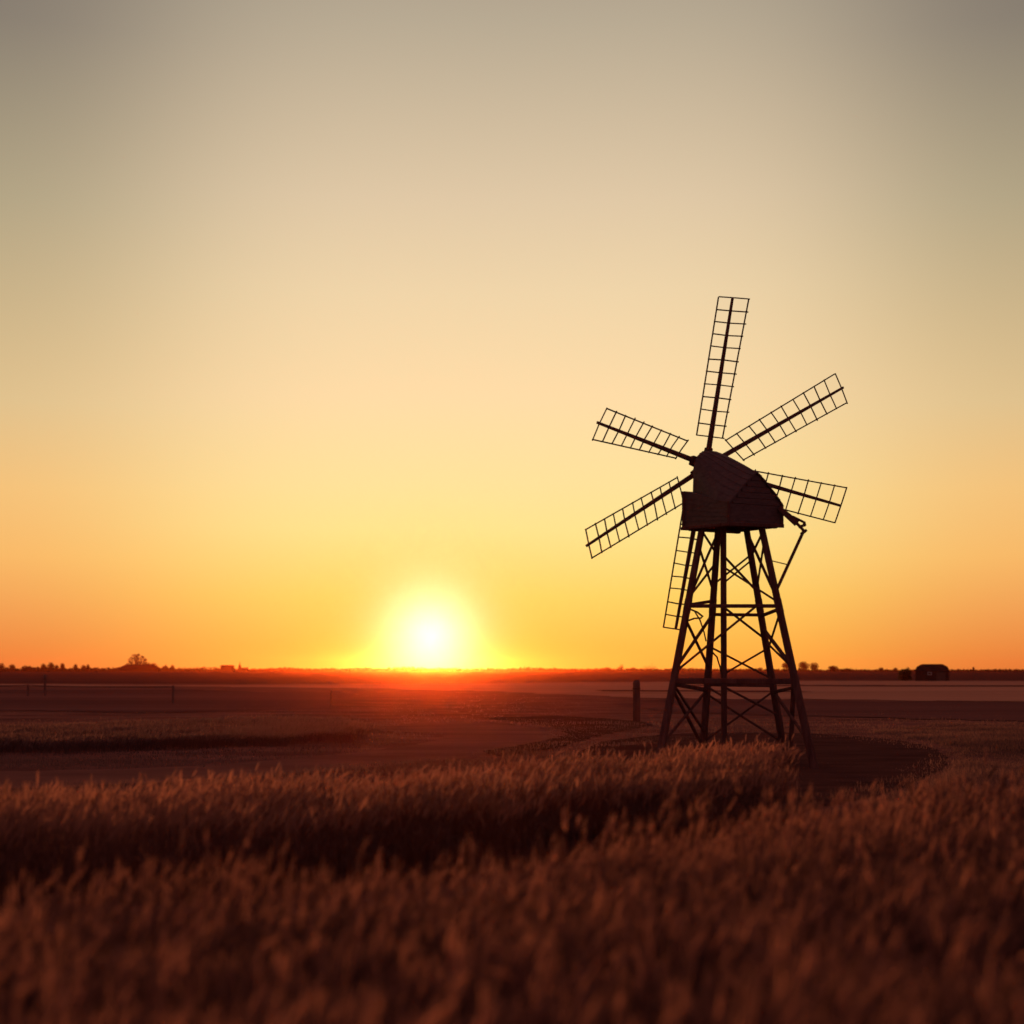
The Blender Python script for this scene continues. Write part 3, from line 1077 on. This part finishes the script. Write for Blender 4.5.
# ------------------------------------------------------------------ sky
world = bpy.data.worlds.new('World')
scene.world = world
world.use_nodes = True
nt = world.node_tree
nt.nodes.clear()
L = nt.links.new
out = N(nt, 'ShaderNodeOutputWorld')
tc = N(nt, 'ShaderNodeTexCoord')
sep = N(nt, 'ShaderNodeSeparateXYZ')
nrm = N(nt, 'ShaderNodeVectorMath', operation='NORMALIZE')
L(tc.outputs['Generated'], nrm.inputs[0])
L(nrm.outputs[0], sep.inputs[0])


def mth(op, a, b=None, clamp=False):
    n = N(nt, 'ShaderNodeMath', operation=op)
    n.use_clamp = clamp
    for i, v in enumerate((a, b)):
        if v is None:
            continue
        if hasattr(v, 'links'):
            L(v, n.inputs[i])
        else:
            n.inputs[i].default_value = v
    return n.outputs[0]


def lin(c):
    r = []
    for v in c:
        v /= 255
        r.append(v / 12.92 if v <= .04045 else ((v + .055) / 1.055) ** 2.4)
    return r


DEG = 57.29578
elev = mth('MULTIPLY', mth('ARCSINE', sep.outputs[2]), DEG)
az = mth('MULTIPLY', mth('ARCTAN2', sep.outputs[0], sep.outputs[1]), DEG)
daz = mth('ABSOLUTE', az)
EM = 40.0
ef = mth('DIVIDE', elev, EM, True)
near = ramp(nt, [(p / EM, lin(c)) for p, c in [
    (0.0, (254, 180, 70)), (1.0, (254, 189, 77)), (3.0, (253, 210, 102)), (5.7, (250, 225, 143)), (7.5, (250, 224, 155)), (10.9, (251, 219, 167)),
    (15.0, (238, 212, 169)), (18.5, (223, 200, 166)), (24.9, (183, 169, 146)), (31, (146, 128, 118)), (40.0, (118, 98, 100))]])
far = ramp(nt, [(p / EM, lin(c)) for p, c in [
    (0.0, (230, 126, 58)), (0.8, (235, 137, 65)), (4.4, (246, 183, 103)), (7.0, (242, 192, 121)), (10.3, (221, 191, 140)),
    (17.6, (176, 162, 131)), (23.7, (134, 124, 111)), (31, (112, 100, 96)), (40.0, (104, 86, 94))]])
L(ef, near.inputs['Fac'])
L(ef, far.inputs['Fac'])
wz = mth('EXPONENT', mth('MULTIPLY', mth('POWER', mth('DIVIDE', daz, 15.2), 4.2), -1.0))
mix = N(nt, 'ShaderNodeMix', data_type='RGBA')
L(wz, mix.inputs[0])
L(far.outputs[0], mix.inputs[6])
L(near.outputs[0], mix.inputs[7])
# the side of the sky away from the sun is dimmer
sd = (math.sin(R(SUN_AZ)) * math.cos(R(SUN_EL)), math.cos(R(SUN_AZ)) * math.cos(R(SUN_EL)), math.sin(R(SUN_EL)))
dot = N(nt, 'ShaderNodeVectorMath', operation='DOT_PRODUCT')
L(nrm.outputs[0], dot.inputs[0])
dot.inputs[1].default_value = sd
mr = N(nt, 'ShaderNodeMapRange')
mr.interpolation_type = 'SMOOTHSTEP'
L(dot.outputs['Value'], mr.inputs['Value'])
for i, v in ((1, -0.4), (2, 0.80), (3, 0.0), (4, 1.0)):
    mr.inputs[i].default_value = v
dim = N(nt, 'ShaderNodeMix', data_type='RGBA')
dim.inputs[6].default_value = (0.36, 0.19, 0.235, 1)   # rosy mauve of the anti-twilight
L(mix.outputs[2], dim.inputs[7])
L(mr.outputs[0], dim.inputs[0])
ang = mth('MULTIPLY', mth('ARCCOSINE', mth('MINIMUM', dot.outputs['Value'], 0.9999999)), DEG)


def glow(sig, c, pw=2.0):
    g_ = mth('EXPONENT', mth('MULTIPLY', mth('POWER', mth('DIVIDE', ang, sig), pw), -1.0))
    v = N(nt, 'ShaderNodeVectorMath', operation='SCALE')
    v.inputs[0].default_value = c
    L(g_, v.inputs['Scale'])
    return v.outputs[0]


def vadd(a, b):
    n = N(nt, 'ShaderNodeVectorMath', operation='ADD')
    L(a, n.inputs[0])
    L(b, n.inputs[1])
    return n.outputs[0]


tot = vadd(dim.outputs[2], glow(1.55, (0.5, 0.40, 0.80), 1.6))
tot = vadd(tot, glow(2.7, (0.0, -0.25, 0.0), 2.0))
bg = N(nt, 'ShaderNodeBackground')
L(tot, bg.inputs['Color'])
bg.inputs['Strength'].default_value = 1.0
sky = N(nt, 'ShaderNodeTexSky')
sky.sky_type = 'NISHITA'
sky.sun_disc = False
sky.sun_elevation = R(LAMP_EL)
sky.sun_rotation = R(SUN_AZ)
sky.dust_density = 4.0
bg2 = N(nt, 'ShaderNodeBackground')
bg2.inputs["Strength"].default_value = 0.003
L(sky.outputs[0], bg2.inputs['Color'])
ad = N(nt, 'ShaderNodeAddShader')
L(bg.outputs[0], ad.inputs[0])
L(bg2.outputs[0], ad.inputs[1])
L(ad.outputs[0], out.inputs['Surface'])

sl = bpy.data.lights.new('Sun', 'SUN')
sl.energy = 5.0
sl.angle = R(0.53)
sl.color = (1.0, 0.46, 0.19)
so = bpy.data.objects.new('Sun', sl)
col.objects.link(so)
ld_ = Vector((math.sin(R(SUN_AZ)) * math.cos(R(LAMP_EL)), math.cos(R(SUN_AZ)) * math.cos(R(LAMP_EL)), math.sin(R(LAMP_EL))))
so.rotation_euler = ld_.to_track_quat('Z', 'Y').to_euler()
so.location = (0, 0, 30)

# ------------------------------------------------------------------ camera
cd = bpy.data.cameras.new('Camera')
cam = bpy.data.objects.new('Camera', cd)
col.objects.link(cam)
cam.location = (0, 0, CAM_H)
cam.rotation_euler = (R(90), 0, 0)
cd.sensor_width = 36
cd.lens = 36 * F / 1024
cd.shift_y = (HY - 512) / 1024
cd.clip_start = 0.05
cd.clip_end = 12000
cd.dof.use_dof = True
cd.dof.focus_distance = 43.0
cd.dof.aperture_fstop = cd.lens * 1e-3 / 0.060
cd.dof.aperture_blades = 0
scene.camera = cam

scene.view_settings.view_transform = 'Standard'
scene.view_settings.look = 'None'
scene.view_settings.exposure = 0
scene.view_settings.gamma = 1
scene.cycles.volume_bounces = 1
scene.cycles.max_bounces = 8
